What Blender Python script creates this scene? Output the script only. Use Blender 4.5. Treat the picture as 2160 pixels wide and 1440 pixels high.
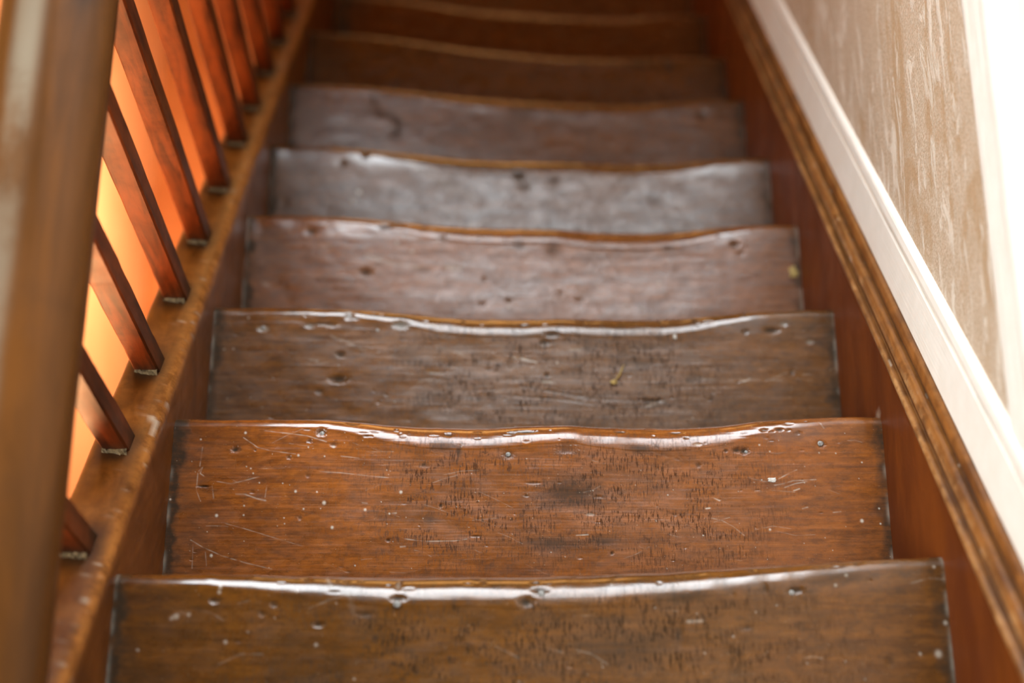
import bpy, bmesh, math
import numpy as np
from mathutils import Matrix, Vector

# ------------------------------------------------------------------ camera, world, lights, exposure
SC = bpy.context.scene
COL = SC.collection
for o in list(bpy.data.objects):
    bpy.data.objects.remove(o)

cam_data = bpy.data.cameras.new('camera')
cam = bpy.data.objects.new('camera', cam_data)
COL.objects.link(cam)
CAM_POS = Vector((-0.0385, -0.4391, 1.6349))
R_, U_, F_ = (Vector((0.99993, 0.00156, 0.01162)), Vector((-0.00589, 0.92396, 0.38244)), Vector((0.01014, 0.38248, -0.92391)))
m = Matrix.Identity(4)
for r in range(3):
    m[r][0], m[r][1], m[r][2], m[r][3] = R_[r], U_[r], -F_[r], CAM_POS[r]
cam.matrix_world = m
cam_data.sensor_width = 36.0
cam_data.lens = 3630.4 / 2160 * 36.0
cam_data.clip_start = 0.02
cam_data.dof.use_dof = True
cam_data.dof.focus_distance = 1.875
cam_data.dof.aperture_fstop = 2.1
SC.camera = cam

world = bpy.data.worlds.new('daylight')
SC.world = world
world.use_nodes = True
bg = world.node_tree.nodes['Background']
bg.inputs[0].default_value = (1.0, 0.93, 0.85, 1)
bg.inputs[1].default_value = 0.06

def area_light(name, loc, target, sx, sy, energy, color):
    d = bpy.data.lights.new(name, 'AREA')
    d.shape = 'RECTANGLE'; d.size = sx; d.size_y = sy; d.energy = energy; d.color = color
    o = bpy.data.objects.new(name, d); COL.objects.link(o)
    o.location = loc
    o.rotation_euler = (Vector(target) - Vector(loc)).to_track_quat('-Z', 'Y').to_euler()
    return o

# daylight through the tall window over the foot of the flight
area_light('window_daylight', (-0.10, 2.42, 1.80), (-0.10, 0.0, 1.80), 2.0, 2.3, 215, (0.88, 0.95, 1.0))
# daylight through the landing window on the hall side
area_light('landing_window_daylight', (-2.3, -0.55, 1.75), (0.3, 0.5, 0.0), 1.3, 1.3, 138, (1.0, 0.97, 0.90))
# warm lamps of the hall: one beside the upper flight, one added low to brighten the orange wall, one at the foot of the stairs
def lamp(name, loc, energy, color, r):
    d = bpy.data.lights.new(name, 'POINT'); d.energy = energy; d.color = color; d.shadow_soft_size = r
    o = bpy.data.objects.new(name, d); COL.objects.link(o); o.location = loc
    return o
lamp('hall_lamp', (-0.66, -0.35, -0.55), 128, (1.0, 0.55, 0.25), 0.18)
lamp('wall_fill_light', (-0.53, 1.34, -1.92), 40, (1.0, 0.70, 0.48), 0.14)  # added unseen fill for the wall behind the balusters
lamp('stair_foot_lamp', (-0.10, 3.1, -1.0), 22, (1.0, 0.48, 0.14), 0.40)

SC.view_settings.view_transform = 'Standard'
SC.view_settings.look = 'None'
SC.view_settings.gamma = 1.0
SC.view_settings.use_curve_mapping = False
SC.view_settings.exposure = -0.22

SC.cycles.max_bounces = 4
SC.cycles.diffuse_bounces = 3
SC.cycles.glossy_bounces = 2
SC.cycles.transmission_bounces = 1
SC.cycles.caustics_reflective = False
SC.cycles.caustics_refractive = False
SC.cycles.use_adaptive_sampling = True
SC.cycles.adaptive_threshold = 0.08
SC.cycles.adaptive_min_samples = 20

# ------------------------------------------------------------------ helpers
def tag(o, label=None, cat=None, group=None, kind=None):
    if label: o['label'] = label
    if cat: o['category'] = cat
    if group: o['group'] = group
    if kind: o['kind'] = kind
    return o

def empty(name, loc=(0, 0, 0)):
    o = bpy.data.objects.new(name, None); COL.objects.link(o); o.location = loc
    o.empty_display_size = 0.1
    return o

def link(name, me, mat, parent=None):
    o = bpy.data.objects.new(name, me); COL.objects.link(o)
    if mat: me.materials.append(mat)
    if parent is not None:
        o.parent = parent
        o.matrix_parent_inverse = Matrix.Translation(-parent.location)
    return o

def mesh_np(name, V, F, smooth=True):
    """V (n,3), F (m,4) quads as numpy arrays"""
    me = bpy.data.meshes.new(name)
    V = np.ascontiguousarray(V, dtype=np.float32); F = np.ascontiguousarray(F, dtype=np.int32)
    n, k = F.shape
    me.vertices.add(len(V)); me.vertices.foreach_set('co', V.ravel())
    me.loops.add(n * k); me.loops.foreach_set('vertex_index', F.ravel())
    me.polygons.add(n)
    me.polygons.foreach_set('loop_start', np.arange(0, n * k, k, dtype=np.int32))
    me.polygons.foreach_set('loop_total', np.full(n, k, dtype=np.int32))
    me.polygons.foreach_set('use_smooth', np.full(n, smooth, dtype=bool))
    me.update(calc_edges=True)
    me.validate()
    return me

def grid_faces(nr, nc, wrap_r=False):
    r = np.arange(nr if wrap_r else nr - 1); c = np.arange(nc - 1)
    rr, cc = np.meshgrid(r, c, indexing='ij')
    r2 = (rr + 1) % nr
    return np.stack([rr * nc + cc, rr * nc + cc + 1, r2 * nc + cc + 1, r2 * nc + cc], -1).reshape(-1, 4)

def vnoise(x, y, seed):
    """smooth value noise in [-1,1], unit lattice"""
    rng = np.random.RandomState(seed); T = rng.rand(256, 256) * 2 - 1
    xi = np.floor(x).astype(int); yi = np.floor(y).astype(int)
    fx = x - xi; fy = y - yi
    fx = fx * fx * (3 - 2 * fx); fy = fy * fy * (3 - 2 * fy)
    a = T[xi % 256, yi % 256]; b = T[(xi + 1) % 256, yi % 256]
    c = T[xi % 256, (yi + 1) % 256]; d = T[(xi + 1) % 256, (yi + 1) % 256]
    return (a * (1 - fx) + b * fx) * (1 - fy) + (c * (1 - fx) + d * fx) * fy

def fbm(x, y, seed, octs=4):
    s = 0; a = 1; t = 0
    for k in range(octs):
        s = s + a * vnoise(x * 2 ** k + 13.7 * k, y * 2 ** k + 7.1 * k, seed + k); t += a; a *= 0.5
    return s / t

def sstep(a, b, x):
    t = np.clip((x - a) / (b - a), 0, 1); return t * t * (3 - 2 * t)

# ------------------------------------------------------------------ node helpers
class NT:
    def __init__(s, name):
        s.mat = bpy.data.materials.new(name); s.mat.use_nodes = True
        s.t = s.mat.node_tree; s.b = s.t.nodes['Principled BSDF']
    def n(s, typ, **kw):
        x = s.t.nodes.new(typ)
        for k, v in kw.items():
            setattr(x, k, v)
        return x
    def put(s, sock, v):
        if isinstance(v, (int, float)): sock.default_value = v
        elif isinstance(v, (tuple, list)): sock.default_value = tuple(v) + ((1,) if len(v) == 3 and sock.type == 'RGBA' else ())
        else: s.t.links.new(v, sock)
    def coord(s, scale=(1, 1, 1), rot=(0, 0, 0)):
        tc = s.n('ShaderNodeTexCoord'); mp = s.n('ShaderNodeMapping')
        s.t.links.new(tc.outputs['Object'], mp.inputs[0])
        mp.inputs['Scale'].default_value = scale; mp.inputs['Rotation'].default_value = rot
        return mp.outputs[0]
    def noise(s, scale=(1, 1, 1), detail=4, rough=0.55, dist=0.0, rot=(0, 0, 0)):
        x = s.n('ShaderNodeTexNoise'); s.put(x.inputs['Vector'], s.coord(scale, rot))
        x.inputs['Scale'].default_value = 1; x.inputs['Detail'].default_value = detail
        x.inputs['Roughness'].default_value = rough; x.inputs['Distortion'].default_value = dist
        return x.outputs[0]
    def ramp(s, v, a, b, lo=0.0, hi=1.0):
        x = s.n('ShaderNodeMapRange', interpolation_type='SMOOTHSTEP'); s.put(x.inputs[0], v)
        x.inputs[1].default_value = a; x.inputs[2].default_value = b; x.inputs[3].default_value = lo; x.inputs[4].default_value = hi
        return x.outputs[0]
    def math(s, op, a, b=0.0):
        x = s.n('ShaderNodeMath', operation=op); s.put(x.inputs[0], a); s.put(x.inputs[1], b); return x.outputs[0]
    def mix(s, f, a, b, mode='MIX'):
        x = s.n('ShaderNodeMix', data_type='RGBA', blend_type=mode, clamp_factor=True)
        s.put(x.inputs[0], f); s.put(x.inputs[6], a); s.put(x.inputs[7], b); return x.outputs[2]
    def attr(s, name):
        x = s.n('ShaderNodeAttribute', attribute_name=name); return x.outputs['Fac']
    def bump(s, h, strength=0.3, dist=0.001, prev=None):
        x = s.n('ShaderNodeBump'); x.inputs['Strength'].default_value = strength; x.inputs['Distance'].default_value = dist
        s.put(x.inputs['Height'], h)
        if prev is not None: s.put(x.inputs['Normal'], prev)
        return x.outputs[0]
    def done(s, col=None, rough=None, normal=None, **kw):
        if col is not None: s.put(s.b.inputs['Base Color'], col)
        if rough is not None: s.put(s.b.inputs['Roughness'], rough)
        if normal is not None: s.put(s.b.inputs['Normal'], normal)
        for k, v in kw.items(): s.put(s.b.inputs[k.replace('_', ' ')], v)
        return s.mat

def tread_material():
    t = NT('worn_tread_wood')
    grain = t.noise((9, 95, 40), 5, 0.68, 0.9)
    broad = t.noise((13, 20, 12), 2, 0.6, 1.2)
    lines = t.noise((9, 330, 80), 2, 0.6)
    wear, dark, pale = t.attr('wear'), t.attr('dark'), t.attr('pale')
    info = t.n('ShaderNodeObjectInfo')
    c = t.mix(t.ramp(grain, 0.22, 0.72), (0.145, 0.040, 0.0050), (0.33, 0.096, 0.0110))
    c = t.mix(t.ramp(broad, 0.42, 0.72, 0, 0.45), c, (0.125, 0.043, 0.011))
    c = t.mix(t.ramp(lines, 0.57, 0.72, 0, 0.22), c, (0.09, 0.032, 0.010))
    mott = t.noise((75, 160, 60), 4, 0.75)
    c = t.mix(t.ramp(mott, 0.46, 0.68, 0, 0.55), c, (0.085, 0.027, 0.006))
    c = t.mix(t.ramp(mott, 0.46, 0.30, 0, 0.35), c, (0.42, 0.135, 0.020))
    # short dark ticks across the grain, where feet have opened the pores
    ticks = t.noise((560, 85, 60), 3, 0.7, 0, (0, 0, 0.06))
    tk = t.ramp(ticks, 0.49, 0.60)
    patch = t.noise((19, 42, 20), 3, 0.65, 0.4)
    tk = t.math('MULTIPLY', tk, t.ramp(patch, 0.36, 0.56))
    spots = t.noise((230, 260, 90), 3, 0.6)
    tk2 = t.math('MULTIPLY', t.ramp(spots, 0.6, 0.70), t.ramp(patch, 0.36, 0.58))
    tk = t.math('MULTIPLY', t.math('MAXIMUM', tk, tk2), wear)
    c = t.mix(t.math('MULTIPLY', wear, 0.28), c, (0.205, 0.078, 0.020))
    c = t.mix(t.math('MULTIPLY', tk, 0.78), c, (0.022, 0.010, 0.005))
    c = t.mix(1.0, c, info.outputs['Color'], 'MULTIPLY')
    gr = t.noise((140, 140, 120), 2, 0.7)
    c = t.mix(t.math('MULTIPLY', dark, t.ramp(gr, 0.2, 0.6, 0.72, 1.0)), c, (0.030, 0.021, 0.013))
    sp = t.ramp(t.noise((420, 420, 200), 1, 0.5), 0.765, 0.79)
    c = t.mix(t.math('MULTIPLY', sp, 0.4), c, (0.55, 0.45, 0.33))
    c = t.mix(pale, c, (0.60, 0.55, 0.46))
    r = t.ramp(t.noise((24, 40, 20), 3, 0.6), 0.3, 0.7, 0.22, 0.34)
    r = t.math('SUBTRACT', r, t.math('MULTIPLY', t.attr('polish'), 0.11))
    r = t.math('ADD', r, t.math('MULTIPLY', t.math('MAXIMUM', dark, tk), 0.25))
    r = t.math('ADD', r, t.math('MULTIPLY', pale, 0.3))
    n1 = t.bump(lines, 0.35, 0.0005)
    n2 = n1
    return t.done(c, r, n2, Coat_Weight=t.math('MULTIPLY', t.attr('polish'), t.math('SUBTRACT', 1.0, dark)), Coat_Roughness=0.14, Coat_Normal=n1,
                  Specular_IOR_Level=t.math('MULTIPLY', 0.5, t.math('SUBTRACT', 1.0, t.math('MULTIPLY', t.math('MAXIMUM', dark, tk), 0.85))))

def stain_material(name, c_lo, c_hi, c_worn_or_lit, axis_scale, rough=(0.3, 0.45), rot=(0, 0, 0), spec=0.5, chip=60):
    t = NT(name)
    grain = t.noise(axis_scale, 4, 0.62, 0.5, rot)
    broad = t.noise((7, 7, 7), 3, 0.6, 0.8)
    c = t.mix(t.ramp(grain, 0.3, 0.68), c_lo, c_hi)
    c = t.mix(t.ramp(broad, 0.45, 0.75, 0, 0.5), c, c_lo)
    w = t.attr('wear')
    chips = t.noise((chip, chip, chip), 4, 0.68)
    c = t.mix(t.math('MULTIPLY', w, t.ramp(chips, 0.35, 0.6, 0.25, 1.0)), c, c_worn_or_lit)
    d = t.attr('dark')
    c = t.mix(d, c, (0.018, 0.010, 0.006))
    p = t.attr('pale')
    c = t.mix(p, c, (0.50, 0.42, 0.32))
    r = t.ramp(broad, 0.3, 0.7, rough[0], rough[1])
    return t.done(c, r, t.bump(t.math('ADD', t.math('MULTIPLY', w, chips), t.math('MULTIPLY', grain, 0.35)), 0.5, 0.0012), Specular_IOR_Level=spec)

M_TREAD = tread_material()
M_STRING_L = stain_material('red_brown_string', (0.085, 0.023, 0.0020), (0.165, 0.050, 0.0060), (0.36, 0.135, 0.028), (40, 12, 12), rot=(0.72, 0, 0), spec=0.24)
M_STRING_R = stain_material('mahogany_string', (0.090, 0.0185, 0.0016), (0.145, 0.034, 0.003), (0.40, 0.17, 0.06), (14, 5, 16), rough=(0.45, 0.6), spec=0.22)
M_MOULD = stain_material('worn_moulding', (0.085, 0.028, 0.006), (0.22, 0.082, 0.018), (0.42, 0.22, 0.085), (60, 8, 30), rot=(-0.72, 0, 0))
M_BAL = stain_material('orange_baluster_wood', (0.032, 0.0065, 0.0014), (0.140, 0.029, 0.0045), (0.19, 0.050, 0.010), (75, 75, 9), rough=(0.42, 0.55), spec=0.22)
M_RAIL = stain_material('rail_wood', (0.070, 0.0245, 0.0035), (0.118, 0.041, 0.0065), (0.21, 0.165, 0.115), (30, 4, 30), rough=(0.40, 0.5), chip=9, spec=0.14)  # third colour is the grey of a painted highlight on the rail top
M_RISER = stain_material('riser_wood', (0.08, 0.022, 0.006), (0.16, 0.045, 0.010), (0.3, 0.12, 0.04), (6, 30, 40))

def paint_material():
    t = NT('cream_gloss_paint')
    nz = t.noise((30, 30, 30), 4, 0.6)
    c = t.mix(t.ramp(nz, 0.3, 0.7), (0.86, 0.845, 0.78), (0.91, 0.90, 0.845))
    d = t.attr('dark')
    c = t.mix(d, c, (0.10, 0.08, 0.055))
    return t.done(c, 0.32, t.bump(t.noise((30, 30, 30), 4, 0.6), 0.06, 0.001))
M_PAINT = paint_material()

def wallpaper_material():
    t = NT('embossed_wallpaper')
    st = t.noise((30, 9, 27), 6, 0.74, 0.9, (0.12, 0, 0))
    big = t.noise((20, 6, 18), 3, 0.65, 0.8)
    fine = t.noise((320, 300, 300), 3, 0.75)
    h = t.math('ADD', t.ramp(st, 0.50, 0.68), t.math('MULTIPLY', t.ramp(big, 0.45, 0.75), 0.5))
    c = t.mix(t.ramp(fine, 0.34, 0.68), (0.40, 0.295, 0.195), (0.60, 0.505, 0.40))
    c = t.mix(t.ramp(big, 0.34, 0.52, 0.65, 0.0), c, (0.385, 0.245, 0.122))
    c = t.mix(t.math('MULTIPLY', t.ramp(st, 0.515, 0.60), 0.78), c, (0.71, 0.65, 0.56))
    n = t.bump(h, 0.5, 0.0020)
    n = t.bump(fine, 0.5, 0.0014, n)
    return t.done(c, 0.55, n)
M_PAPER = wallpaper_material()

def plain(name, c1, c2, scale, rough=0.6, bumpd=0.001):
    t = NT(name)
    nz = t.noise((scale,) * 3, 5, 0.6, 0.3)
    return t.done(t.mix(t.ramp(nz, 0.3, 0.7), c1, c2), rough, t.bump(nz, 0.2, bumpd))
M_ORANGE = plain('orange_plaster', (0.79, 0.40, 0.18), (0.86, 0.47, 0.23), 3.0, 0.6)
M_FLOOR = plain('terracotta_floor', (0.50, 0.17, 0.05), (0.62, 0.24, 0.08), 5.0, 0.5)
M_WHITE = plain('white_plaster', (0.80, 0.79, 0.76), (0.86, 0.85, 0.83), 8.0, 0.5)
M_SHADE = plain('brown_boards', (0.05, 0.022, 0.008), (0.09, 0.04, 0.015), 10.0, 0.6)
M_STEEL = NT('nail_steel'); 
M_STEEL = M_STEEL.done(M_STEEL.mix(M_STEEL.ramp(M_STEEL.noise((900,) * 3, 3), 0.35, 0.65), (0.10, 0.095, 0.09), (0.40, 0.39, 0.37)), 0.42, None, Metallic=0.15)
M_DUST = plain('dusty_glue', (0.05, 0.033, 0.013), (0.15, 0.10, 0.042), 140.0, 0.8)
M_STRAW = plain('dry_straw', (0.33, 0.22, 0.06), (0.48, 0.34, 0.11), 300.0, 0.7)
M_FLAKE = plain('paint_flake', (0.52, 0.50, 0.46), (0.70, 0.68, 0.63), 300.0, 0.6)
# marks on each tread in mm (x from the stair axis, distance back from the nosing)
# dents: x, d, half width, half depth, depth, dark, pale; specks: x, d, radius; strokes: line, half width, dark, pale, depth
D_FEAT = {
 0: [[-129.7,30.7,7.4,3.2,2,0.9,0],[-130.0,16.7,2.7,5.6,1.2,0.5,0.2],[7.2,24.4,7.8,3.3,2,0.9,0],[-6.6,36.7,6.9,5.1,3,1,0],[-304.1,30.4,5.4,2.8,1.5,0.6,0],[-247.4,35.0,3.7,2.8,1,0.6,0],[-258.2,43.9,3.2,2.8,1,0.5,0],[-204.8,55.3,5.0,2.7,2,0.9,0],[-160.9,46.2,8.1,2.8,0.6,0.6,0],[253.2,32.3,7.4,3.7,2,0.9,0],[224.2,29.3,2.8,5.5,0.6,0.6,0],[139.6,73.7,4.1,11.0,0.5,0.6,0],[205.2,67.4,6.4,2.3,0.6,0.6,0],[2.7,15.9,4.5,1.9,1.5,0.8,0],[-47.8,16.2,2.8,2.3,1,0.6,0],[-219.2,8.6,4.5,2.3,1.4,0.6,0],[144.6,36.8,27.6,6.6,0.2,0.55,0],[79.3,83.8,50.6,19.8,0.1,0.5,0],[339.9,103.5,4.6,5.5,0.5,0.5,0],[288.6,21.3,42.3,7.5,0.2,0.5,0],[79.9,56.3,27.6,6.4,0.2,0.4,0]],
 1: [[-22.4,45.1,7.0,4.5,1.2,0.75,0],[329.1,35.6,5.8,4.6,1.0,0.5,0],[243.0,42.1,5.4,3.9,2.0,1,0],[234.5,41.5,4.8,2.8,1.5,0.9,0],[-233.1,18.9,5.9,4.5,2.0,0.9,0],[-328.5,40.0,4.9,3.4,2.0,1,0],[-268.1,49.3,2.7,2.2,1.2,0.7,0],[-246.0,29.6,3.2,2.3,1,0.7,0],[-219.0,34.2,3.7,2.8,1,0.7,0],[-306.5,41.2,1.6,1.1,0.8,0.8,0],[-154.2,145.6,2.6,1.6,1.5,1,0],[-97.2,105.5,2.1,2.2,1.5,1,0],[91.8,161.1,2.1,2.1,1.2,1,0],[-252.4,119.7,2.7,2.8,0.8,0.6,0],[-246.2,71.2,2.6,2.2,0.6,0.5,0],[-2.0,16.8,14.0,2.3,1.6,0.9,0],[-18.1,17.9,5.3,1.7,1.2,0.8,0],[-90.1,19.4,5.8,2.8,1.8,0.9,0],[105.6,16.1,7.4,1.7,1.4,0.9,0],[167.4,16.9,9.2,1.7,1.4,0.9,0],[178.9,24.9,2.7,1.1,1,0.9,0],[266.8,17.8,4.9,2.3,1.6,0.8,0],[284.0,17.9,4.9,2.2,1.6,0.9,0],[304.2,21.9,4.3,2.3,0.6,0.5,0],[-198.6,7.6,7.6,2.3,1.2,0.7,0],[-149.4,12.9,2.7,1.1,1,0.8,0],[43.5,39.7,11.7,5.0,0.8,0.45,0],[5.9,79.3,7.4,1.7,0.8,0.7,0],[-2.1,94.2,2.6,1.6,1,0.8,0],[77.8,95.6,4.2,1.6,1,0.6,0],[222.7,42.0,2.6,1.7,1,0.8,0],[190.9,34.0,3.8,1.7,1.0,0.2,0.5],[191.0,58.8,3.2,2.8,0.6,0.6,0],[-58.3,141.1,5.2,1.1,1,0.8,0],[-361.8,83.0,7.4,1.2,1.6,1,0],[306.1,77.6,1.1,1.1,0.5,0.4,0],[-141.6,23.7,3.8,1.7,0.8,0.4,0],[-56.8,25.7,3.2,1.1,0.8,0.7,0],[-2.0,29.9,3.7,1.7,0.5,0.5,0],[69.0,116.5,4.8,1.6,0.6,0.3,0.3],[46.2,32.9,10.8,2.9,0.4,0.35,0],[124.3,38.8,18.4,6.8,0.3,0.75,0],[-95.8,35.2,16.2,7.4,0.3,0.7,0],[-78.0,40.9,4.2,9.1,0.3,0.7,0],[-116.7,57.7,5.3,3.4,0.3,0.6,0],[48.2,91.6,39.7,19.0,0.2,0.8,0],[24.0,149.0,39.0,8.6,0.2,0.65,0],[81.6,146.5,19.1,6.5,0.2,0.65,0],[-110.1,121.3,7.3,6.6,0.2,0.5,0],[348.7,150.1,10.4,13.5,0.1,0.3,0]],
 2: [[-335.6,33.0,7.3,4.0,1.2,0.2,0.3],[-274.8,28.2,6.1,3.3,1.4,0.7,0.1],[-248.6,26.7,7.3,2.7,1.2,0.7,0],[-260.8,26.1,15.9,1.6,1,0.8,0],[-225.8,14.0,5.5,5.3,1.6,0.7,0.1],[-158.7,25.0,10.4,5.4,2,0.8,0.1],[-234.7,68.2,5.5,4.0,1.8,0.9,0],[-236.4,102.1,10.8,5.1,3.2,1,0],[-259.8,118.9,4.8,3.9,0.8,0.6,0],[34.7,36.8,9.8,4.0,1.5,0.9,0],[25.5,48.1,5.5,4.0,1.5,0.8,0],[0.5,23.7,7.3,3.4,1.5,0.8,0],[28.2,94.0,3.0,3.3,1,0.9,0],[175.5,15.6,3.7,2.7,1.2,0.9,0],[221.0,16.1,3.7,4.0,1.8,0.9,0],[286.1,6.5,1.8,5.4,1.5,0.9,0],[317.9,32.4,9.3,4.0,2,1,0],[333.8,23.7,4.9,3.3,1,0.4,0.2],[284.1,34.5,3.7,3.3,1,0.6,0],[366.0,48.8,4.9,3.3,0.8,0.4,0.2],[340.8,90.8,3.0,3.3,1,0.8,0],[161.7,129.0,11.0,1.9,1.5,0.7,0],[81.6,51.2,13.4,9.2,0.3,0.5,0],[148.1,77.2,24.0,5.2,0.3,0.5,0],[214.2,96.5,12.2,9.1,0.2,0.4,0],[-78.6,18.7,2.4,2.0,1,0.7,0],[-149.7,68.5,18.3,9.2,0.2,0.35,0],[-46.3,86.4,3.7,1.9,0.6,0.6,0]],
 3: [[-305.9,29.9,8.3,5.3,1.4,0.8,0],[-224.8,92.2,9.0,6.0,1.6,0.9,0],[-199.5,17.8,11.0,4.6,2,0.9,0],[-181.7,10.5,8.3,4.6,2,0.9,0],[-114.7,34.6,5.5,3.8,1.2,0.7,0],[-3.0,42.3,9.7,9.1,0.6,0.6,0],[44.4,49.0,12.4,13.7,0.4,0.6,0],[307.4,37.0,6.9,4.6,1.6,0.9,0],[314.9,51.2,4.8,3.8,1,0.5,0],[55.5,118.7,4.1,3.0,1,0.6,0],[81.8,129.3,6.1,3.7,1,0.5,0],[-57.3,138.1,5.4,3.7,1,0.6,0],[-19.3,132.1,4.8,3.7,1.2,0.8,0],[-54.9,99.3,3.4,4.5,0.8,0.5,0],[211.2,44.2,6.9,4.6,0.8,0.6,0],[-144.0,86.8,13.8,6.0,0.3,0.4,0]],
 4: [[-0.7,43.7,10.0,8.5,2,1,0],[6.9,63.1,12.2,8.5,1,0.5,0],[-283.3,33.0,7.7,5.2,1.5,0.7,0],[-249.4,14.7,6.1,7.0,1.5,0.6,0],[56.3,53.1,6.8,6.0,1,0.6,0],[-375.2,106.7,7.6,5.9,0.8,0.5,0],[-61.1,99.1,7.6,5.0,0.6,0.3,0]],
 5: [[-315.2,30.3,7.5,4.8,1,0.6,0],[2.5,43.2,25.2,13.4,0.4,0.4,0],[326.3,37.7,10.2,7.8,1.5,0.7,0]],
 6: [[237.6,28.8,14.6,8.5,1.5,0.8,0],[291.9,32.6,8.2,12.6,1.5,0.7,0]],
}
S_FEAT = {
 0: [[-372.8,76.4,2.03],[-299.5,17.6,2.7],[-300.1,22.2,2.7],[-226.7,22.5,2.25],[-291.1,70.6,2.7],[-205.8,74.8,2.7],[-188.5,34.9,1.35],[191.1,75.8,1.8],[303.7,18.8,2.3],[292.8,28.4,2.3],[389.9,12.6,2.35],[-168.6,108.2,1.76],[163.1,91.2,1.35],[260.2,103.5,1.35],[386.2,97.8,5.4],[395.9,68.1,3.22],[368.8,97.4,2.3],[-339.1,44.9,4.05],[-270.6,61.1,1.32]],
 1: [[-258.0,47.1,1.27],[-218.9,37.0,1.3],[-226.8,102.8,1.91],[-181.0,110.7,1.46],[-216.6,131.3,1.59],[-345.2,117.2,1.66],[-347.9,162.7,1.56],[-315.2,116.8,0.94],[-315.4,105.8,0.95],[-259.1,89.4,1.38],[-235.3,90.1,0.95],[-307.5,68.2,0.85],[-310.5,62.6,0.85],[-315.5,60.3,0.76],[-397.8,98.3,1.17],[-249.2,109.9,0.95],[-154.0,115.1,0.95],[368.9,125.7,1.87],[388.9,111.6,0.95],[389.1,129.1,0.95],[266.7,135.2,1.27],[374.0,57.7,0.86],[345.4,47.0,0.76],[192.9,141.4,0.79],[-142.0,89.9,1.59],[155.7,93.7,0.79],[-189.8,174.5,0.78],[-368.9,28.0,0.97],[-319.0,20.3,1.35],[-247.3,37.5,0.81],[-228.6,48.3,0.81],[-273.9,80.0,0.74],[-300.0,79.3,0.74],[-270.3,120.2,0.74],[-269.4,126.8,0.74],[326.8,46.3,0.74],[260.5,35.9,0.95],[271.8,43.9,0.76],[260.9,77.4,0.64]],
 2: [[-355.3,18.5,1.95],[-372.2,61.5,1.83],[-383.7,62.2,1.46],[-237.1,83.9,1.44],[193.7,40.2,3.1],[41.7,77.6,2.44],[264.3,25.3,1.83],[212.0,153.1,1.56],[104.5,130.5,1.5],[-238.3,130.4,1.2],[-164.3,132.7,1.5],[-346.4,128.2,1.2],[-330.7,141.0,1.2]],
 3: [[-180.8,43.5,4.14],[-18.6,141.7,4.08],[170.3,140.1,3.35],[147.4,136.9,2.68],[197.2,98.7,4.08],[-158.4,57.5,4.14]],
 4: [[-265.4,100.9,6.75],[215.5,178.5,3.0]],
 5: [],
 6: [],
}
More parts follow.
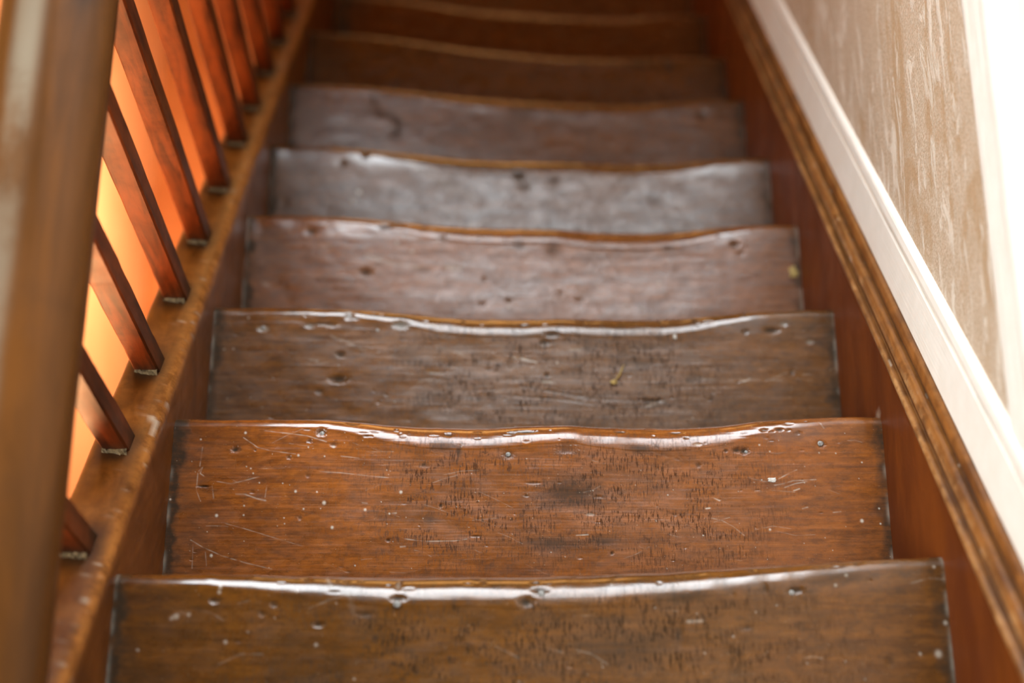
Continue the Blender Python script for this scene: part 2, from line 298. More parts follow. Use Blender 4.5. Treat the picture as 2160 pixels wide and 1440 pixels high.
K_FEAT = {
 0: [[[[-343.4,46.6],[-334.9,41.3],[-328.0,43.3]],1.8,0,0.6,0.2],[[[148.3,60.1],[162.1,60.0]],1.38,0,0.5,0.2],[[[-177.6,24.9],[-169.8,50.6]],2.3,0,0.1,0.1],[[[-198.7,9.1],[-193.8,17.6]],1.84,0.2,0.3,0.1]],
 1: [[[[-371.7,144.9],[-358.0,153.0],[-336.4,162.8],[-309.8,170.9],[-280.8,178.0]],0.58,0,0.55,0.15],[[[-338.9,124.9],[-312.2,132.6],[-280.1,142.5],[-248.2,152.3]],0.47,0,0.35,0.1],[[[-320.8,25.9],[-304.5,37.3],[-288.2,41.9],[-261.3,45.4]],0.49,0,0.45,0.1],[[[-325.2,92.5],[-314.6,92.6],[-301.1,97.6],[-291.9,99.8]],0.85,0,0.5,0.15],[[[-350.1,76.9],[-331.2,80.3],[-313.0,75.4],[-300.9,72.1]],0.49,0,0.45,0.1],[[[-233.1,66.2],[-209.7,67.4],[-183.0,70.3],[-156.3,72.6]],0.48,0,0.4,0.1],[[[-297.6,17.5],[-270.6,21.0],[-249.0,23.9],[-227.2,30.8]],0.53,0,0.5,0.1],[[[-368.4,65.2],[-364.5,60.7],[-366.6,68.0],[-362.7,70.8]],0.53,0,0.6,0.1],[[[-369.3,67.9],[-369.5,87.4],[-365.0,98.5]],0.53,0,0.35,0.1],[[[-352.4,81.9],[-349.7,97.4]],0.53,0,0.4,0.1],[[[-291.3,82.1],[-292.7,96.0]],0.48,0,0.35,0.1],[[[-181.2,42.3],[-151.8,41.8]],0.53,0,0.4,0.1],[[[-368.7,150.3],[-367.8,177.1]],0.48,0,0.35,0.1],[[[-354.5,158.4],[-352.3,174.5]],0.47,0,0.35,0.1],[[[-366.1,37.1],[-367.7,59.6]],0.53,0,0.35,0.1],[[[-135.9,144.1],[-112.2,146.9],[-80.8,146.4],[-67.7,144.3]],0.48,0,0.55,0.15],[[[-150.9,114.6],[-146.7,114.1]],0.85,0,0.8,0.2],[[[-140.4,153.2],[-135.7,152.7]],0.85,0,0.8,0.2],[[[-184.0,102.4],[-179.2,103.0]],0.79,0,0.7,0.2],[[[-210.4,47.8],[-189.0,50.1]],0.53,0,0.4,0.1],[[[52.9,140.9],[66.0,139.9]],0.62,0,0.7,0.2],[[[279.6,76.4],[291.7,69.7],[300.4,65.9]],0.58,0,0.5,0.15],[[[274.9,83.6],[284.6,82.0],[295.4,78.7],[321.0,77.6]],0.58,0,0.55,0.15],[[[285.9,86.4],[297.8,82.0],[311.3,79.8]],0.53,0,0.45,0.15],[[[295.7,90.3],[302.2,88.1]],0.64,0,0.6,0.2],[[[304.0,111.3],[309.9,109.7]],0.62,0,0.6,0.2],[[[203.3,121.3],[213.7,123.6],[226.5,131.2],[238.1,141.6]],0.52,0,0.4,0.1],[[[206.9,97.7],[212.6,100.5]],0.74,0,0.6,0.2],[[[197.4,109.8],[201.7,109.3]],0.74,0,0.7,0.2],[[[338.0,115.8],[346.0,114.7]],0.73,0,0.5,0.2],[[[245.2,74.0],[260.9,78.5],[271.4,79.7]],0.53,0,0.35,0.1],[[[334.1,16.9],[329.2,9.5]],0.65,0,0.4,0.2],[[[177.3,111.4],[175.6,127.8]],0.85,0.7,0,0.3],[[[211.2,83.9],[211.9,92.2]],0.85,0.7,0,0.3],[[[187.5,105.9],[187.3,112.5]],1.06,0.8,0,0.3],[[[265.0,70.2],[265.4,62.9]],0.54,0.6,0,0.2],[[[131.8,38.9],[174.1,53.1],[169.1,44.6],[152.7,55.8]],1.62,0.4,0,0.2],[[[-327.9,49.6],[-328.1,62.5]],0.54,0.5,0,0.1]],
 2: [[[[-14.8,69.3],[2.2,72.5],[15.6,76.4]],1.22,0,0.6,0.2],[[[57.1,57.9],[70.5,59.2]],1.34,0,0.5,0.2],[[[23.3,103.7],[37.2,104.3]],1.34,0,0.5,0.2],[[[274.5,104.1],[286.9,99.5]],1.22,0,0.5,0.2],[[[-273.8,75.6],[-263.4,77.5]],1.08,0,0.4,0.1],[[[-124.9,91.3],[-103.7,93.2]],1.08,0,0.3,0.1],[[[149.4,138.7],[176.8,130.2]],1.5,0,0.3,0.1],[[[-247.9,42.6],[-223.2,52.4],[-204.6,62.2]],1.83,0,0.2,0.1],[[[226.2,99.7],[329.2,101.3]],0.91,0,0.2,0.1],[[[-3.9,110.3],[86.5,126.1],[140.6,130.4]],1.22,0.45,0.0,0.3],[[[-15.9,123.2],[56.3,129.4],[116.3,138.8]],1.2,0.4,0,0.3]],
 3: [[[[-223.6,65.7],[-185.4,76.3],[-151.0,81.6]],2.76,0,0.35,0.2],[[[-108.5,80.0],[-90.6,82.7]],2.42,0,0.8,0.3],[[[-289.7,51.8],[-275.6,56.8]],3.45,0,0.2,0.1],[[[-372.7,111.7],[-362.1,117.4]],2.76,0,0.25,0.1]],
 4: [[[[-180.3,21.4],[-110.7,70.9],[-72.6,86.7]],6.93,0,0.12,0.2]],
 5: [[[[-256.1,26.9],[-252.2,45.9],[-243.5,58.0],[-225.2,59.1],[-211.6,69.0],[-207.9,84.1],[-215.8,97.6]],7.47,1.0,0,1.2]],
 6: [],
}

# ------------------------------------------------------------------ staircase
SLOPE = 0.866            # pitch of the strings
stair = empty('staircase', (0, 0, -2.68))
tag(stair, 'worn dark wooden staircase descending between the baluster screen and the papered wall', 'staircase')

# nosing line of each step: left end (y,z), right end (y,z); xl, xr; wear lobes (centre, half width, amount); tint
STEPS = {
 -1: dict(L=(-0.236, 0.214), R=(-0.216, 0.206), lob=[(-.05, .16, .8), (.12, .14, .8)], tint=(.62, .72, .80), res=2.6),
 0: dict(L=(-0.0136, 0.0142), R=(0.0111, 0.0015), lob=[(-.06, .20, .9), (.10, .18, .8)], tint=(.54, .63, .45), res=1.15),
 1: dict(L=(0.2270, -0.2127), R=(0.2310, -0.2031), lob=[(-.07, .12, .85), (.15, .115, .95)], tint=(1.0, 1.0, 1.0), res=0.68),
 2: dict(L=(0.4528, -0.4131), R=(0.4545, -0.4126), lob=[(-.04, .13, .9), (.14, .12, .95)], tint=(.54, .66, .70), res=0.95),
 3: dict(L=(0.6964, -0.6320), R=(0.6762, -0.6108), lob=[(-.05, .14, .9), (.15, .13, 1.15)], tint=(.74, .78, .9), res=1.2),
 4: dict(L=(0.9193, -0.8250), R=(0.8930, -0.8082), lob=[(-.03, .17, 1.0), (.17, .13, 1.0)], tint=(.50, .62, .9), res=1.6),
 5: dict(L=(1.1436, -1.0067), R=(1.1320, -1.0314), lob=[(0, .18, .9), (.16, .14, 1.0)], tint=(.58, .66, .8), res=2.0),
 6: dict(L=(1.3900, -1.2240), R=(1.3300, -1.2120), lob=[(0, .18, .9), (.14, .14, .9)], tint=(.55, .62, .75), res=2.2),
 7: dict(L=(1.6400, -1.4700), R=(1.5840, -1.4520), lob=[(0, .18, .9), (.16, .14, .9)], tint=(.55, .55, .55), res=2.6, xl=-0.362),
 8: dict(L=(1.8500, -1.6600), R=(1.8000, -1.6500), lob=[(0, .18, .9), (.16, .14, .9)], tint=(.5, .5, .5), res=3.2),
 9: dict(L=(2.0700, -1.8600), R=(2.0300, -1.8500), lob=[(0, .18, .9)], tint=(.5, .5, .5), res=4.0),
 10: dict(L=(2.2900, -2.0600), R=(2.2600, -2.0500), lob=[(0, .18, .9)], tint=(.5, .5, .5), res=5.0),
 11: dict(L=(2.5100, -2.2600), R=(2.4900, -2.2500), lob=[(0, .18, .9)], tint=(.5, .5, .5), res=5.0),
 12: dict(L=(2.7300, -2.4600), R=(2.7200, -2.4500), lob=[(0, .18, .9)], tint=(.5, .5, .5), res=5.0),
}
THICK, GOING = 0.042, 0.285

def nail_mesh():
    bm = bmesh.new()
    rings = [(0.0026, -0.0030), (0.0030, -0.0004), (0.0027, 0.0003), (0.0015, 0.0006)]
    prev = None; N = 12
    for r, z in rings:
        vs = [bm.verts.new((r * (1 + .08 * math.sin(3 * a + 1)) * math.cos(a), r * math.sin(a), z)) for a in [2 * math.pi * k / N for k in range(N)]]
        if prev:
            for k in range(N): bm.faces.new((prev[k], prev[(k + 1) % N], vs[(k + 1) % N], vs[k]))
        prev = vs
    c = bm.verts.new((0, 0, 0.0005))
    for k in range(N): bm.faces.new((prev[k], prev[(k + 1) % N], c))
    for f in bm.faces: f.smooth = True
    me = bpy.data.meshes.new('nail_head'); bm.to_mesh(me); bm.free(); me.materials.append(M_STEEL)
    return me
NAIL = nail_mesh()
NAILS = {1: [(-.0224, .0451, 1.0), (.3291, .0356, 1.15), (.2455, .0436, .7), (-.2325, .0205, .9)],
         0: [(-.1304, .0365, 1.25), (.0080, .0290, 1.1), (.2500, .0345, .9)],
         2: [(-.3356, .0317, .9), (-.1890, .0345, .7)]}

def make_tread(i, p):
    res = p['res'] / 1000
    xl, xr = p.get('xl', -0.4015), p.get('xr', 0.4015)
    nx = int((xr - xl) / res) + 1
    x = np.linspace(xl, xr, nx)
    t = (x + .4) / .8
    yf = p['L'][0] * (1 - t) + p['R'][0] * t + 0.001
    z0 = p['L'][1] * (1 - t) + p['R'][1] * t + 0.009
    rng = np.random.RandomState(100 + i)
    w = np.zeros_like(x)
    for c, hw, a in p['lob']:
        w = w + (a * np.exp(-np.abs((x - c) / hw) ** 2.6 * 0.9)) ** 3
    w = (w + (0.5 * np.exp(-((x - .03) / .12) ** 2)) ** 3) ** (1 / 3)
    w = w + 0.05 * fbm(x * 14, x * 0 + i, 40 + i, 3) * np.clip(w * 3, 0, 1)
    Rr = 0.0135 + 0.024 * np.clip(w, 0, 1.1)
    dip = 0.0055 * w
    ret = 0.0045 * w + 0.0008 * fbm(x * 30, x * 0 + 3 * i, 70 + i, 3)
    ntop = int(GOING / res); narc = max(16, int(0.05 / res)); narc = min(narc, 60)
    rows_y, rows_z, nyy, nzz = [], [], [], []
    s = np.linspace(1, 0, ntop, endpoint=False)
    front = yf - ret
    for a in s:                                   # flat, from the back to the start of the rounding
        d = Rr + a * (GOING - Rr)
        rows_y.append(front - d)
        rows_z.append(z0 - dip * (1 - sstep(0.0, 0.13, d - Rr)) - 0.0012 * w * np.exp(-((d - .11) / .07) ** 2))
        nyy.append(np.zeros(nx)); nzz.append(np.ones(nx))
    for a in np.linspace(0, math.pi / 2, narc):   # rounded nosing
        rows_y.append(front - Rr + Rr * math.sin(a))
        rows_z.append(z0 - dip - Rr * (1 - math.cos(a)))
        nyy.append(np.full(nx, math.sin(a))); nzz.append(np.full(nx, math.cos(a)))
    nsurf = len(rows_y)
    for dy, dz in ((0.0, -THICK - .004), (-0.004, -THICK - .008), (-0.05, -THICK - .008), (-GOING, -THICK - .008)):
        rows_y.append(np.minimum(front + dy, front)); rows_z.append(z0 + dz); nyy.append(np.zeros(nx)); nzz.append(np.zeros(nx))
    Y = np.array(rows_y); Z = np.array(rows_z); NY = np.array(nyy); NZ = np.array(nzz)
    X = np.broadcast_to(x, Y.shape).copy()
    D = yf[None, :] - Y
    D[nsurf:] = -1
    h = np.zeros_like(Y); dark = np.zeros_like(Y); pale = np.zeros_like(Y)
    surf = np.zeros_like(Y); surf[:nsurf] = 1
    # broad unevenness
    h += 0.00045 * fbm(X * 9, D * 22, 200 + i, 3) + 0.00012 * fbm(X * 18, D * 190, 300 + i, 3) + 0.00022 * fbm(X * 40, D * 60, 330 + i, 2)
    # dents and random small gouges along the nosing
    feats = [tuple(v) for v in D_FEAT.get(i, [])]
    nr = 26 if i <= 3 else 16
    for _ in range(nr):
        feats.append((rng.uniform(-300, 330), rng.uniform(4, 24), rng.uniform(2, 6), rng.uniform(.8, 1.8), rng.uniform(.4, 1.1), rng.uniform(.2, .7), 0))
    for _ in range(40 if i in (0, 1, 2) else 22):
        feats.append((rng.uniform(-370, 370), rng.uniform(25, 230), rng.uniform(.8, 3.2), rng.uniform(.6, 1.6), rng.uniform(.2, .7), rng.uniform(.1, .5), 0))
    for fx, fd, rx, rd, dep, dk, pl in feats:
        fx, fd, rx, rd = fx / 1e3, fd / 1e3, max(rx / 1e3, res * .8), max(rd / 1e3, res * .8)
        c0 = np.searchsorted(x, fx - 2.2 * rx); c1 = np.searchsorted(x, fx + 2.2 * rx) + 1
        if c1 <= c0 + 1: continue
        xs = (X[:nsurf, c0:c1] - fx) / rx; ds = (D[:nsurf, c0:c1] - fd) / rd
        wob = 1 + .35 * vnoise(X[:nsurf, c0:c1] * 700, D[:nsurf, c0:c1] * 700, int(abs(fx * 1e4)) % 97)
        q = (xs * xs + ds * ds) * wob
        g = np.exp(-q ** 1.6)
        h[:nsurf, c0:c1] -= dep / 1e3 * g * .8
        dark[:nsurf, c0:c1] = np.maximum(dark[:nsurf, c0:c1], dk * np.exp(-(q * 1.1) ** 1.3))
        pale[:nsurf, c0:c1] = np.maximum(pale[:nsurf, c0:c1], pl * g)
    SPK = .8 if i == 1 else .45
    for sx_, sd_, r in S_FEAT.get(i, []) + [(rng.uniform(-385, 385), rng.uniform(20, 200), rng.uniform(.25, .6)) for _ in range(70 if i == 1 else 22)]:
        sx_, sd_, r = sx_ / 1e3, sd_ / 1e3, max(r / 1e3 * (1.0 if i == 1 else .6), res * .62)
        c0 = np.searchsorted(x, sx_ - 3 * r); c1 = np.searchsorted(x, sx_ + 3 * r) + 1
        if c1 <= c0 + 1: continue
        q = ((X[:nsurf, c0:c1] - sx_) ** 2 + ((D[:nsurf, c0:c1] - sd_) * .9) ** 2) / r ** 2
        g = np.exp(-q ** 1.5)
        pale[:nsurf, c0:c1] = np.maximum(pale[:nsurf, c0:c1], SPK * g); h[:nsurf, c0:c1] += .0002 * g
    strokes = list(K_FEAT.get(i, []))
    for _ in range(46 if i == 1 else (14 if i in (0, 2, 3) else 0)):
        a = rng.uniform(-.5, .5); L = rng.uniform(6, 45); ax, ad = rng.uniform(-370, 370), rng.uniform(25, 190); cv = rng.uniform(-.12, .12) * L
        strokes.append(([[ax, ad], [ax + L / 2 * math.cos(a), ad + L / 2 * math.sin(a) + cv], [ax + L * math.cos(a), ad + L * math.sin(a)]], .3, 0, rng.uniform(.1, .32), .05))
    for P, hw, dk, pl, dep in strokes:
        hw = max(hw / 1e3, res * .55)
        P = np.array(P) / 1e3
        c0 = np.searchsorted(x, P[:, 0].min() - 3 * hw); c1 = np.searchsorted(x, P[:, 0].max() + 3 * hw) + 1
        if c1 <= c0 + 1: continue
        xs = X[:nsurf, c0:c1]; ds = D[:nsurf, c0:c1]
        dist = np.full(xs.shape, 1.0)
        for (ax, ad), (bx, bd) in zip(P[:-1], P[1:]):
            ux, ud = bx - ax, bd - ad; L2 = ux * ux + ud * ud + 1e-12
            tt = np.clip(((xs - ax) * ux + (ds - ad) * ud) / L2, 0, 1)
            dist = np.minimum(dist, np.hypot(xs - ax - tt * ux, ds - ad - tt * ud))
        g = np.exp(-(dist / hw) ** 2) * np.clip(0.55 + .75 * fbm(xs * 160, ds * 160, 9, 2), 0.08, 1)
        h[:nsurf, c0:c1] -= dep / 1e3 * g
        dark[:nsurf, c0:c1] = np.maximum(dark[:nsurf, c0:c1], dk * g); pale[:nsurf, c0:c1] = np.maximum(pale[:nsurf, c0:c1], pl * g)
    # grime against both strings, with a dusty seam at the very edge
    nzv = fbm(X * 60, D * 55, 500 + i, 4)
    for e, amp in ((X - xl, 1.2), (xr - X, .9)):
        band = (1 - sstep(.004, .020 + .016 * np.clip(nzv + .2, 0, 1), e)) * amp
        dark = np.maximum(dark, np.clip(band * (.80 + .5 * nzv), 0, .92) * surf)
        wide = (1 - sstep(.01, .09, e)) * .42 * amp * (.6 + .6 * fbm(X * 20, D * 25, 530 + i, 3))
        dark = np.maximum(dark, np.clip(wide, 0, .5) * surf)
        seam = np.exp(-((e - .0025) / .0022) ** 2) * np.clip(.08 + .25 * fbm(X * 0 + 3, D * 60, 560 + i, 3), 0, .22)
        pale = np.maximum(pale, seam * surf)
    wear = np.clip(w[None, :] * 1.25, 0, 1) * np.exp(-((D - .10) / .085) ** 4) * surf
    wear = np.clip(wear, 0, 1)
    if i not in (0, 1, 2): wear *= .5
    h *= surf
    polish = (1 - sstep(.015, .045, D)) * surf * (1.0 if i < 5 else .3)
    Y = Y + NY * h; Z = Z + NZ * h
    V = np.stack([X, Y, Z], -1).reshape(-1, 3)
    nr_ = len(rows_y)
    F = grid_faces(nr_, nx, wrap_r=True)[:, ::-1]
    me = mesh_np('tread', V, F)
    for nm, arr in (('dark', dark), ('pale', pale), ('wear', wear), ('polish', polish)):
        at = me.attributes.new(nm, 'FLOAT', 'POINT'); at.data.foreach_set('value', arr.astype(np.float32).ravel())
    o = link('tread', me, M_TREAD, stair)
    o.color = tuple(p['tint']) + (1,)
    # nails: sub-parts seated on the worn surface
    for nxp, nd, sc in NAILS.get(i, []):
        cix = int(np.argmin(np.abs(x - nxp))); rix = int(np.argmin(np.abs(D[:nsurf, cix] - nd)))
        no = bpy.data.objects.new('nail_head', NAIL); COL.objects.link(no)
        no.parent = o; no.matrix_parent_inverse = Matrix.Translation((0, 0, 0))
        no.location = (nxp, Y[rix, cix], Z[rix, cix] + .0009 * sc); no.scale = (sc, sc, sc)
        no.parent = o
        no.matrix_parent_inverse = o.matrix_basis.inverted() if False else Matrix.Identity(4)
        SURF.setdefault('nails', []).append(no)
    SURF[i] = (x, D[:nsurf], Y[:nsurf], Z[:nsurf])
    return o

def surf_at(i, xx, dd):
    x, D, Y, Z = SURF[i]
    c = int(np.argmin(np.abs(x - xx))); r = int(np.argmin(np.abs(D[:, c] - dd)))
    return Vector((xx, Y[r, c], Z[r, c]))

SURF = {}
for i, p in STEPS.items():
    make_tread(i, p)

def attr0(me, **kw):
    n = len(me.vertices)
    for nm in ('wear', 'dark', 'pale'):
        a = me.attributes.new(nm, 'FLOAT', 'POINT')
        a.data.foreach_set('value', np.asarray(kw.get(nm, np.zeros(n)), dtype=np.float32).ravel())

def box_mesh(name, lo, hi, bev=0.0, seg=2):
    bm = bmesh.new(); bmesh.ops.create_cube(bm, size=1)
    for v in bm.verts:
        v.co = Vector([(lo[k] + hi[k]) / 2 + v.co[k] * (hi[k] - lo[k]) for k in range(3)])
    if bev: bmesh.ops.bevel(bm, geom=bm.edges[:], offset=bev, segments=seg, affect='EDGES', profile=.6)
    me = bpy.data.meshes.new(name); bm.to_mesh(me); bm.free()
    return me

for i in sorted(STEPS):
    if i + 1 not in STEPS: continue
    p, q = STEPS[i], STEPS[i + 1]
    yb = min(p['L'][0], p['R'][0]) - 0.040
    me = box_mesh('riser', (-0.4015, yb - 0.02, q['L'][1] - 0.02), (0.4015, yb, min(p['L'][1], p['R'][1]) - THICK + .001), .001, 1)
    attr0(me); link('riser', me, M_RISER, stair)

# ---- strings: profiles (x, height above the pitch line) swept along the pitch
def sweep(name, prof, y0, y1, ny, zl, mat, parent, wear_or_highlight_f=None, jitter=0.0, seed=1, closed=True, smooth=True, darkf=None, palef=None):
    prof = np.array(prof); ys = np.linspace(y0, y1, ny)
    n = len(prof)
    Xg = np.repeat(prof[:, 0][:, None], ny, 1); Vg = np.repeat(prof[:, 1][:, None], ny, 1); Yg = np.repeat(ys[None], n, 0)
    if jitter:
        idx = np.arange(n)[:, None] * 3.3
        Xg = Xg + jitter * fbm(Yg * 18, idx + 0 * Yg, seed, 4); Vg = Vg + jitter * fbm(Yg * 15 + 50, idx + 0 * Yg, seed + 9, 4)
    Zg = Vg + zl(Yg)
    me = mesh_np(name, np.stack([Xg, Yg, Zg], -1).reshape(-1, 3), grid_faces(n, ny, wrap_r=closed), smooth)
    kw = {}
    if wear_or_highlight_f is not None: kw['wear'] = wear_or_highlight_f(Xg, Vg, Yg)
    if darkf is not None: kw['dark'] = darkf(Xg, Vg, Yg)
    if palef is not None: kw['pale'] = palef(Xg, Vg, Yg)
    attr0(me, **kw)
    return link(name, me, mat, parent)

def dens(pts, step):
    out = []
    for a, b in zip(pts[:-1], pts[1:]):
        k = max(1, int(math.hypot(b[0] - a[0], b[1] - a[1]) / step))
        for j in range(k): out.append((a[0] + (b[0] - a[0]) * j / k, a[1] + (b[1] - a[1]) * j / k))
    out.append(pts[-1]); return out

pitch = lambda y: -SLOPE * y
BY = [-0.004, 0.142, 0.277, 0.421, 0.557, 0.699, 0.842, 0.968, 1.104, 1.240, 1.376, 1.512, 1.648]

# left (open side) string with its rounded, foot-worn upper edge
lp_ = dens([(-.4, -.34), (-.4, -.05), (-.4, .026), (-.4012, .034), (-.4045, .040), (-.409, .0435), (-.416, .0465), (-.432, .050), (-.4515, .054), (-.4565, .0535), (-.4595, .050), (-.460, .044), (-.460, -.34)], .006)
def wl(X, V, Y):
    e = np.exp(-((X + .404) / .006) ** 2) * (V > .0) * np.exp(-((V - .037) / .012) ** 2)
    top = (V > .03) * (.30 + .5 * fbm(X * 60, Y * 40, 5, 4)) * .55
    return np.clip(e * (.75 + .6 * fbm(X * 90, Y * 30, 3, 4)) + np.clip(top, 0, 1), 0, 1)
def dl(X, V, Y):
    d = np.zeros_like(X)
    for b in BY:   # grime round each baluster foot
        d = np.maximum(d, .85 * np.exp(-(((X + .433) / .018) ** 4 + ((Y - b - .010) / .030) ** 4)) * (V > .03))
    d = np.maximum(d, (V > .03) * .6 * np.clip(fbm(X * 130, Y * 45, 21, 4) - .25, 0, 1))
    return d
def pl_(X, V, Y):
    g = (V > .025) * np.clip(fbm(X * 260 + Y * 90, Y * 70, 31, 3) - .42, 0, 1) * 1.6 * np.exp(-((X + .408) / .012) ** 2)
    # one pale crooked scratch on the top near the second baluster
    P = [(-.412, .185), (-.4085, .200), (-.4045, .195), (-.404, .172)]
    for (ax, ay), (bx, by) in zip(P[:-1], P[1:]):
        ux, uy = bx - ax, by - ay; tt = np.clip(((X - ax) * ux + (Y - ay) * uy) / (ux * ux + uy * uy), 0, 1)
        g = np.maximum(g, .7 * np.exp(-(np.hypot((X - ax - tt * ux), (Y - ay - tt * uy)) / .0012) ** 2) * (V > .03))
    return np.clip(g, 0, .8)
sl = sweep('outer_string', lp_, -.75, 2.75, 1500, lambda y: pitch(y) + 0.0, M_STRING_L, stair, wl, .0009, 11, darkf=dl, palef=pl_)
tag(sl, 'red-brown string board with a scuffed orange upper edge under the balusters')

# right (wall side) string and its moulded capping
off_r = 0.0
rp = dens([(.4, -.34), (.4, -.05), (.4, .096), (.4245, .096), (.4245, -.34)], .02)
sr = sweep('wall_string', rp, -.75, 2.75, 300, pitch, M_STRING_R, stair, None, .0004, 15,
           palef=lambda X, V, Y: .5 * np.exp(-(((Y - .235 - (V + .0) * .18) / .0010) ** 2)) * (V > -.02) * (V < .05) * (X < .405))
tag(sr, 'mahogany-red string board against the papered wall')
mp_ = [(.4005, .086), (.3975, .090), (.3965, .0945), (.3975, .0985), (.4005, .1000), (.4050, .0995), (.4065, .1020), (.4060, .1060), (.4035, .1085), (.4025, .1135), (.4035, .1190), (.4065, .1235), (.4105, .1255), (.4140, .1245), (.4165, .1250), (.4160, .1285), (.4135, .1310), (.4135, .1360), (.4160, .1410), (.4205, .1440), (.4245, .1440), (.4245, .086)]
mp_ = dens(mp_, .0016)
def wm(X, V, Y):
    rid = np.maximum(np.exp(-((X - .3975) / .0022) ** 2) * (V < .102), np.exp(-((V - .114) / .007) ** 2) * np.exp(-((X - .403) / .003) ** 2))
    return np.clip(rid * (.25 + 1.1 * np.clip(fbm(X * 40, Y * 38, 8, 4) + .05, 0, 1)), 0, 1)
def dm(X, V, Y):
    return np.clip(np.maximum(np.exp(-((X - .4065) / .0016) ** 2) * (V < .107), np.exp(-((X - .4165) / .0016) ** 2) * (V < .13)) * .85, 0, 1)
mo = sweep('string_moulding', mp_, -.75, 2.75, 900, pitch, M_MOULD, stair, wm, .0005, 19, darkf=dm,
           palef=lambda X, V, Y: np.clip(fbm(X * 300, Y * 55, 77, 3) - .52, 0, 1) * 2.2 * (V > .1) * (V < .125))
tag(mo, 'chipped lighter-brown moulded capping along the wall string')

# ------------------------------------------------------------------ baluster screen
RAIL_Z0, RAIL_Z1 = 0.205, 0.300
screen = empty('balustrade', (-.4335, 0.8, -0.6))
tag(screen, 'row of square orange-brown balusters rising to a thick level wooden rail', 'balustrade')

def baluster(k, y):
    x0, x1 = -.4475, -.4195
    w = (x1 - x0) / 2; cx = (x0 + x1) / 2
    yc = y + .0135
    zb = pitch(yc) + .047
    nz = int((RAIL_Z0 + .004 - zb) / .012) + 2
    bw, ch = w, .0022
    ring = []
    for sx, sy in ((-1, -1), (1, -1), (1, 1), (-1, 1)):
        if sx * sy > 0: a, b = (sx * bw, sy * (bw - ch)), (sx * (bw - ch), sy * bw)
        else: a, b = (sx * (bw - ch), sy * bw), (sx * bw, sy * (bw - ch))
        ring += [a, b]
    ring = np.array(ring); n = len(ring)
    zs = np.linspace(0, 1, nz)
    rng = np.random.RandomState(600 + k)
    V = []
    for a in zs:
        zt = zb + a * (RAIL_Z0 + .004 - zb)
        ww = .0006 * fbm(np.array([a * 9 + k]), np.array([k * 1.7]), 61, 3)[0]
        for rx, ry in ring:
            s = 1 + ww / bw
            z = zt - SLOPE * ry * (1 - a) ** 6
            V.append((cx + rx * s, yc + ry * s, z))
    V = np.array(V).reshape(nz, n, 3)
    Vc = np.concatenate([V, V[:, :1]], 1)
    F = grid_faces(nz, n + 1); F = F // (n + 1) * n + F % (n + 1) % n
    me = mesh_np('baluster', V.reshape(-1, 3), F[:, ::-1], False)
    hgt = V[:, :, 2] - zb
    nn = fbm(V[:, :, 0] * 120 + k * 5, V[:, :, 2] * 28, 81 + k, 4)
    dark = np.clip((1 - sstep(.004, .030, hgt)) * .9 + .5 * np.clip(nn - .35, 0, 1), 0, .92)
    wear = np.clip(.5 * fbm(V[:, :, 0] * 50 + k * 9, V[:, :, 2] * 9, 95 + k, 3) + .15, 0, .8)
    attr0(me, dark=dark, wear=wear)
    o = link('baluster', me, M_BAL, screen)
    # crumbly filler at the foot
    bm = bmesh.new(); N = 9
    rows = []
    for j, (dy, dz) in enumerate(((.0, .0060), (-.0030, .0040), (-.0055, .0005), (-.0075, -.004))):
        rows.append([bm.verts.new((x0 + .001 + (x1 - x0 - .002) * q / N, yc - w + .001 + dy * (1 + .35 * rng.uniform(-1, 1)), zb + SLOPE * w - SLOPE * dy * .9 + dz + .003 + .0012 * rng.uniform(-1, 1))) for q in range(N + 1)])
    for a, b in zip(rows[:-1], rows[1:]):
        for q in range(N): bm.faces.new((a[q], b[q], b[q + 1], a[q + 1]))
    me2 = bpy.data.meshes.new('foot_filler'); bm.to_mesh(me2); bm.free()
    f = link('foot_filler', me2, M_DUST, o)
    f.matrix_parent_inverse = Matrix.Identity(4)
    return o
for k, y in enumerate(BY): baluster(k, y)

# thick level rail at landing height: rounded top, hollowed side
rprof = [(-0.3935, 0.262), (-0.3925, 0.272), (-0.394, 0.282), (-0.399, 0.29), (-0.4075, 0.296), (-0.419, 0.3), (-0.434, 0.302), (-0.451, 0.3015), (-0.467, 0.2985), (-0.481, 0.2925), (-0.492, 0.284), (-0.498, 0.273), (-0.498, 0.258), (-0.491, 0.245), (-0.487, 0.228), (-0.487, 0.205), (-0.407, 0.205), (-0.407, 0.228), (-0.402, 0.245)]
rprof = dens(rprof + [rprof[0]], .004)[:-1]
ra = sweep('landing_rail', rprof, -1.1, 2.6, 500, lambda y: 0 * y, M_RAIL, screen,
           lambda X, V, Y: np.clip(.75 + .5 * fbm(X * 25, Y * 5, 4, 3), 0, 1) * np.exp(-((X + .463) / .014) ** 4) * (V > .27), .0006, 44,  # grey stripe along the top: a window highlight painted into the colour
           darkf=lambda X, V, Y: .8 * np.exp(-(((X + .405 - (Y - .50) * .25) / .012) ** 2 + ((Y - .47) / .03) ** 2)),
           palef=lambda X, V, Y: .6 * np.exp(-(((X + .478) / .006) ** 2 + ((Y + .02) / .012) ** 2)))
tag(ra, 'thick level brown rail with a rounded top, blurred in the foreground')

# ------------------------------------------------------------------ the setting
def struct(name, me, mat, **kw):
    o = link(name, me, mat); tag(o, kind='structure', **kw); return o

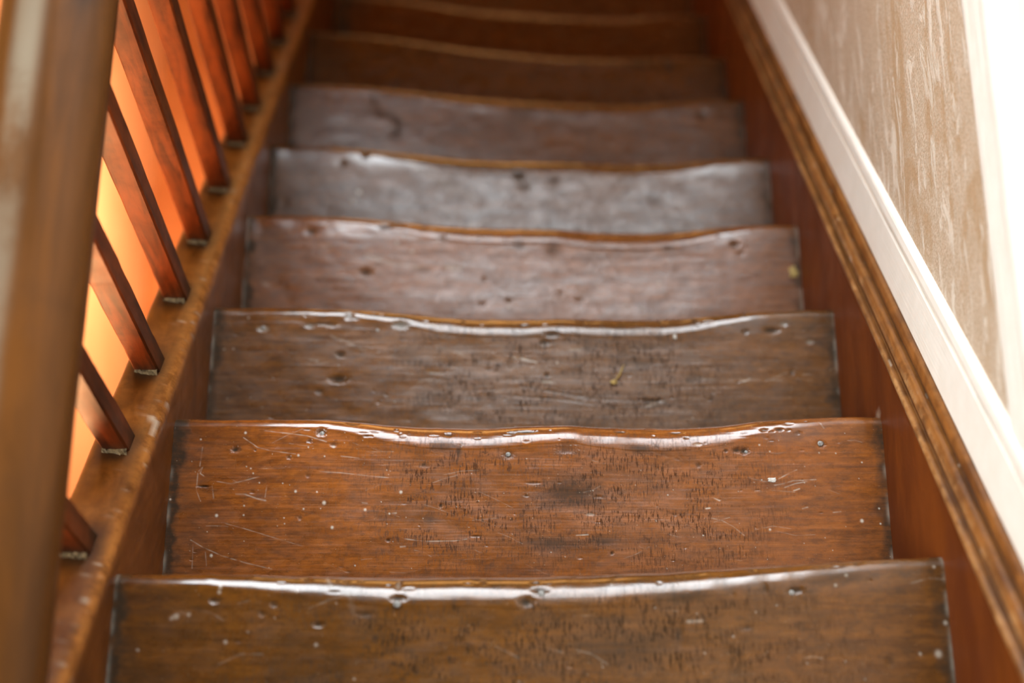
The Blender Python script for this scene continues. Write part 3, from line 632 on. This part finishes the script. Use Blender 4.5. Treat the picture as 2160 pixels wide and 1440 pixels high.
def skirting_sweep(name, prof, mat, ny, jit, seed, darkf=None):
    o = sweep(name, prof, -.75, 2.75, ny, pitch, mat, None, None, jit, seed, darkf=darkf, smooth=False); return o
sk = dens([(.4245, .140), (.4215, .1445), (.4205, .148), (.4205, .222), (.4225, .2245), (.4240, .2255), (.4240, .2275), (.4235, .2290), (.4235, .2325), (.4200, .2340), (.4185, .2365), (.4180, .2420), (.4183, .2530), (.4195, .2570), (.4245, .2625)], .003)
def dsk(X, V, Y):
    cr = np.clip(fbm(Y * 9, Y * 0 + 2, 66, 3) + .25, 0, 1)
    a = np.exp(-((V - .2255) / .0011) ** 2) * cr * .8
    b = np.exp(-((V - .1450) / .0022) ** 2) * np.clip(fbm(Y * 24, Y * 0 + 8, 67, 4) + .35, 0, 1)
    return np.clip(a + b, 0, 1)
o = skirting_sweep('baseboard_right', sk, M_PAINT, 900, .00012, 88, dsk)
tag(o, 'cream painted skirting board with a beaded top following the stair pitch', kind='structure')

me = box_mesh('wall_right', (.4245, -1.2, -2.9), (.56, 4.0, .225)); attr0(me)
struct('wall_right', me, M_PAPER, label='beige and white streaked embossed wallpaper beside the stairs')
# white landing trim on the right wall: fascia, bead, then the white upper wall
tp = dens([(.45, .192), (.4235, .1925), (.4215, .195), (.4210, .200), (.4210, .262), (.4190, .268), (.4140, .272), (.4110, .279), (.4105, .290), (.4125, .300), (.4170, .306), (.4250, .308), (.45, .308)], .004)
o = sweep('trim_1', tp, -1.1, 2.6, 200, lambda y: 0 * y, M_PAINT, None, None, .0008, 91)
tag(o, 'white painted ledge moulding running level along the right wall', kind='structure')
me = box_mesh('wall_upper', (.4245, -1.2, .300), (.56, 4.0, 2.9)); attr0(me)
struct('wall_upper', me, M_WHITE, label='white plaster wall above the level ledge moulding')

me = box_mesh('wall_left', (-1.13, -2.2, -2.9), (-1.0, 4.0, 0.10)); attr0(me)
struct('wall_left', me, M_ORANGE, label='orange painted hall wall seen between the balusters')
me = box_mesh('floor', (-1.05, -2.2, -2.80), (.56, 4.0, -2.68)); attr0(me)
struct('floor', me, M_FLOOR, label='terracotta hall floor below the stairs')
me = box_mesh('light_block_slab', (-1.6, 1.77, .30), (.43, 4.0, .42), .004, 1); attr0(me)  # unseen slab, added to keep window light off the lower treads
struct('light_block_slab', me, M_SHADE, label='unseen dark slab added over the lower flight to block window light')

# ------------------------------------------------------------------ small things lying on the treads
def twig():
    a = surf_at(2, .1141, .1034); b = surf_at(2, .1285, .0806)
    root = empty('straw_sprig', a)
    tag(root, 'small curled straw-coloured sprig lying on a brown tread', 'debris')
    bm = bmesh.new()
    pts = [a + (b - a) * t + Vector((.0016 * math.sin(5 * t), 0, .0014 + .003 * math.sin(3.1 * t))) for t in [k / 9 for k in range(10)]]
    prev = None
    for j, p in enumerate(pts):
        r = .0012 * (1 - .55 * j / 9) + .0003
        vs = [bm.verts.new(p + Vector((r * math.cos(q), 0, r * math.sin(q)))) for q in [2 * math.pi * k / 7 for k in range(7)]]
        if prev:
            for k in range(7): bm.faces.new((prev[k], prev[(k + 1) % 7], vs[(k + 1) % 7], vs[k]))
        prev = vs
    me = bpy.data.meshes.new('stalk'); bm.to_mesh(me); bm.free(); link('stalk', me, M_STRAW, root)
    bm = bmesh.new(); bmesh.ops.create_icosphere(bm, subdivisions=3, radius=.0036)
    for v in bm.verts:
        n = vnoise(np.array([v.co.x * 500]), np.array([v.co.y * 500 + v.co.z * 300]), 3)[0]
        v.co = Vector((v.co.x * 1.1, v.co.y * 1.0, v.co.z * .55)) * (1 + .35 * n)
        v.co += a + Vector((-.001, -.001, .0018))
    me = bpy.data.meshes.new('curled_tip'); bm.to_mesh(me); bm.free(); link('curled_tip', me, M_STRAW, root)
twig()

def flake(name, i, xx, dd, rx, ry, mat, label, seed, hz=.0011):
    p = surf_at(i, xx, dd); bm = bmesh.new(); N = 14
    rng = np.random.RandomState(seed); rad = 1 + .22 * np.array([math.sin(2 * k + seed) + rng.uniform(-.7, .7) for k in range(N)])
    top = bm.verts.new(p + Vector((0, 0, hz * 1.15)))
    r1 = [bm.verts.new(p + Vector((rx * .7 * rad[k] * math.cos(6.283 * k / N), ry * .7 * rad[k] * math.sin(6.283 * k / N), hz * (1 + .2 * rng.uniform(-1, 1))))) for k in range(N)]
    r2 = [bm.verts.new(p + Vector((rx * rad[k] * math.cos(6.283 * k / N), ry * rad[k] * math.sin(6.283 * k / N), hz * .55))) for k in range(N)]
    r3 = [bm.verts.new(v.co - Vector((0, 0, hz * .8))) for v in r2]
    for k in range(N):
        bm.faces.new((top, r1[k], r1[(k + 1) % N]))
        bm.faces.new((r1[k], r2[k], r2[(k + 1) % N], r1[(k + 1) % N])); bm.faces.new((r2[k], r3[k], r3[(k + 1) % N], r2[(k + 1) % N]))
    me = bpy.data.meshes.new(name); bm.to_mesh(me); bm.free()
    return tag(link(name, me, mat), label, 'debris')
flake('paint_flake', 1, .2721, .0775, .0050, .0027, M_FLAKE, 'pale grey flake stuck on the right half of the sharpest tread', 4)
flake('paint_flake', 2, .1937, .0402, .0024, .0034, M_FLAKE, 'small cream flake near the nosing of the tread with the straw sprig', 9)
flake('dry_leaf_scrap', 3, .3890, .0799, .0060, .0090, M_STRAW, 'yellowish scrap at the right-hand edge of a tread against the string', 15, .002)
flake('lint_crumb', 4, -.2560, .0860, .0042, .0040, M_FLAKE, 'round pale crumb near the left end of the greyest, shiniest tread', 21)
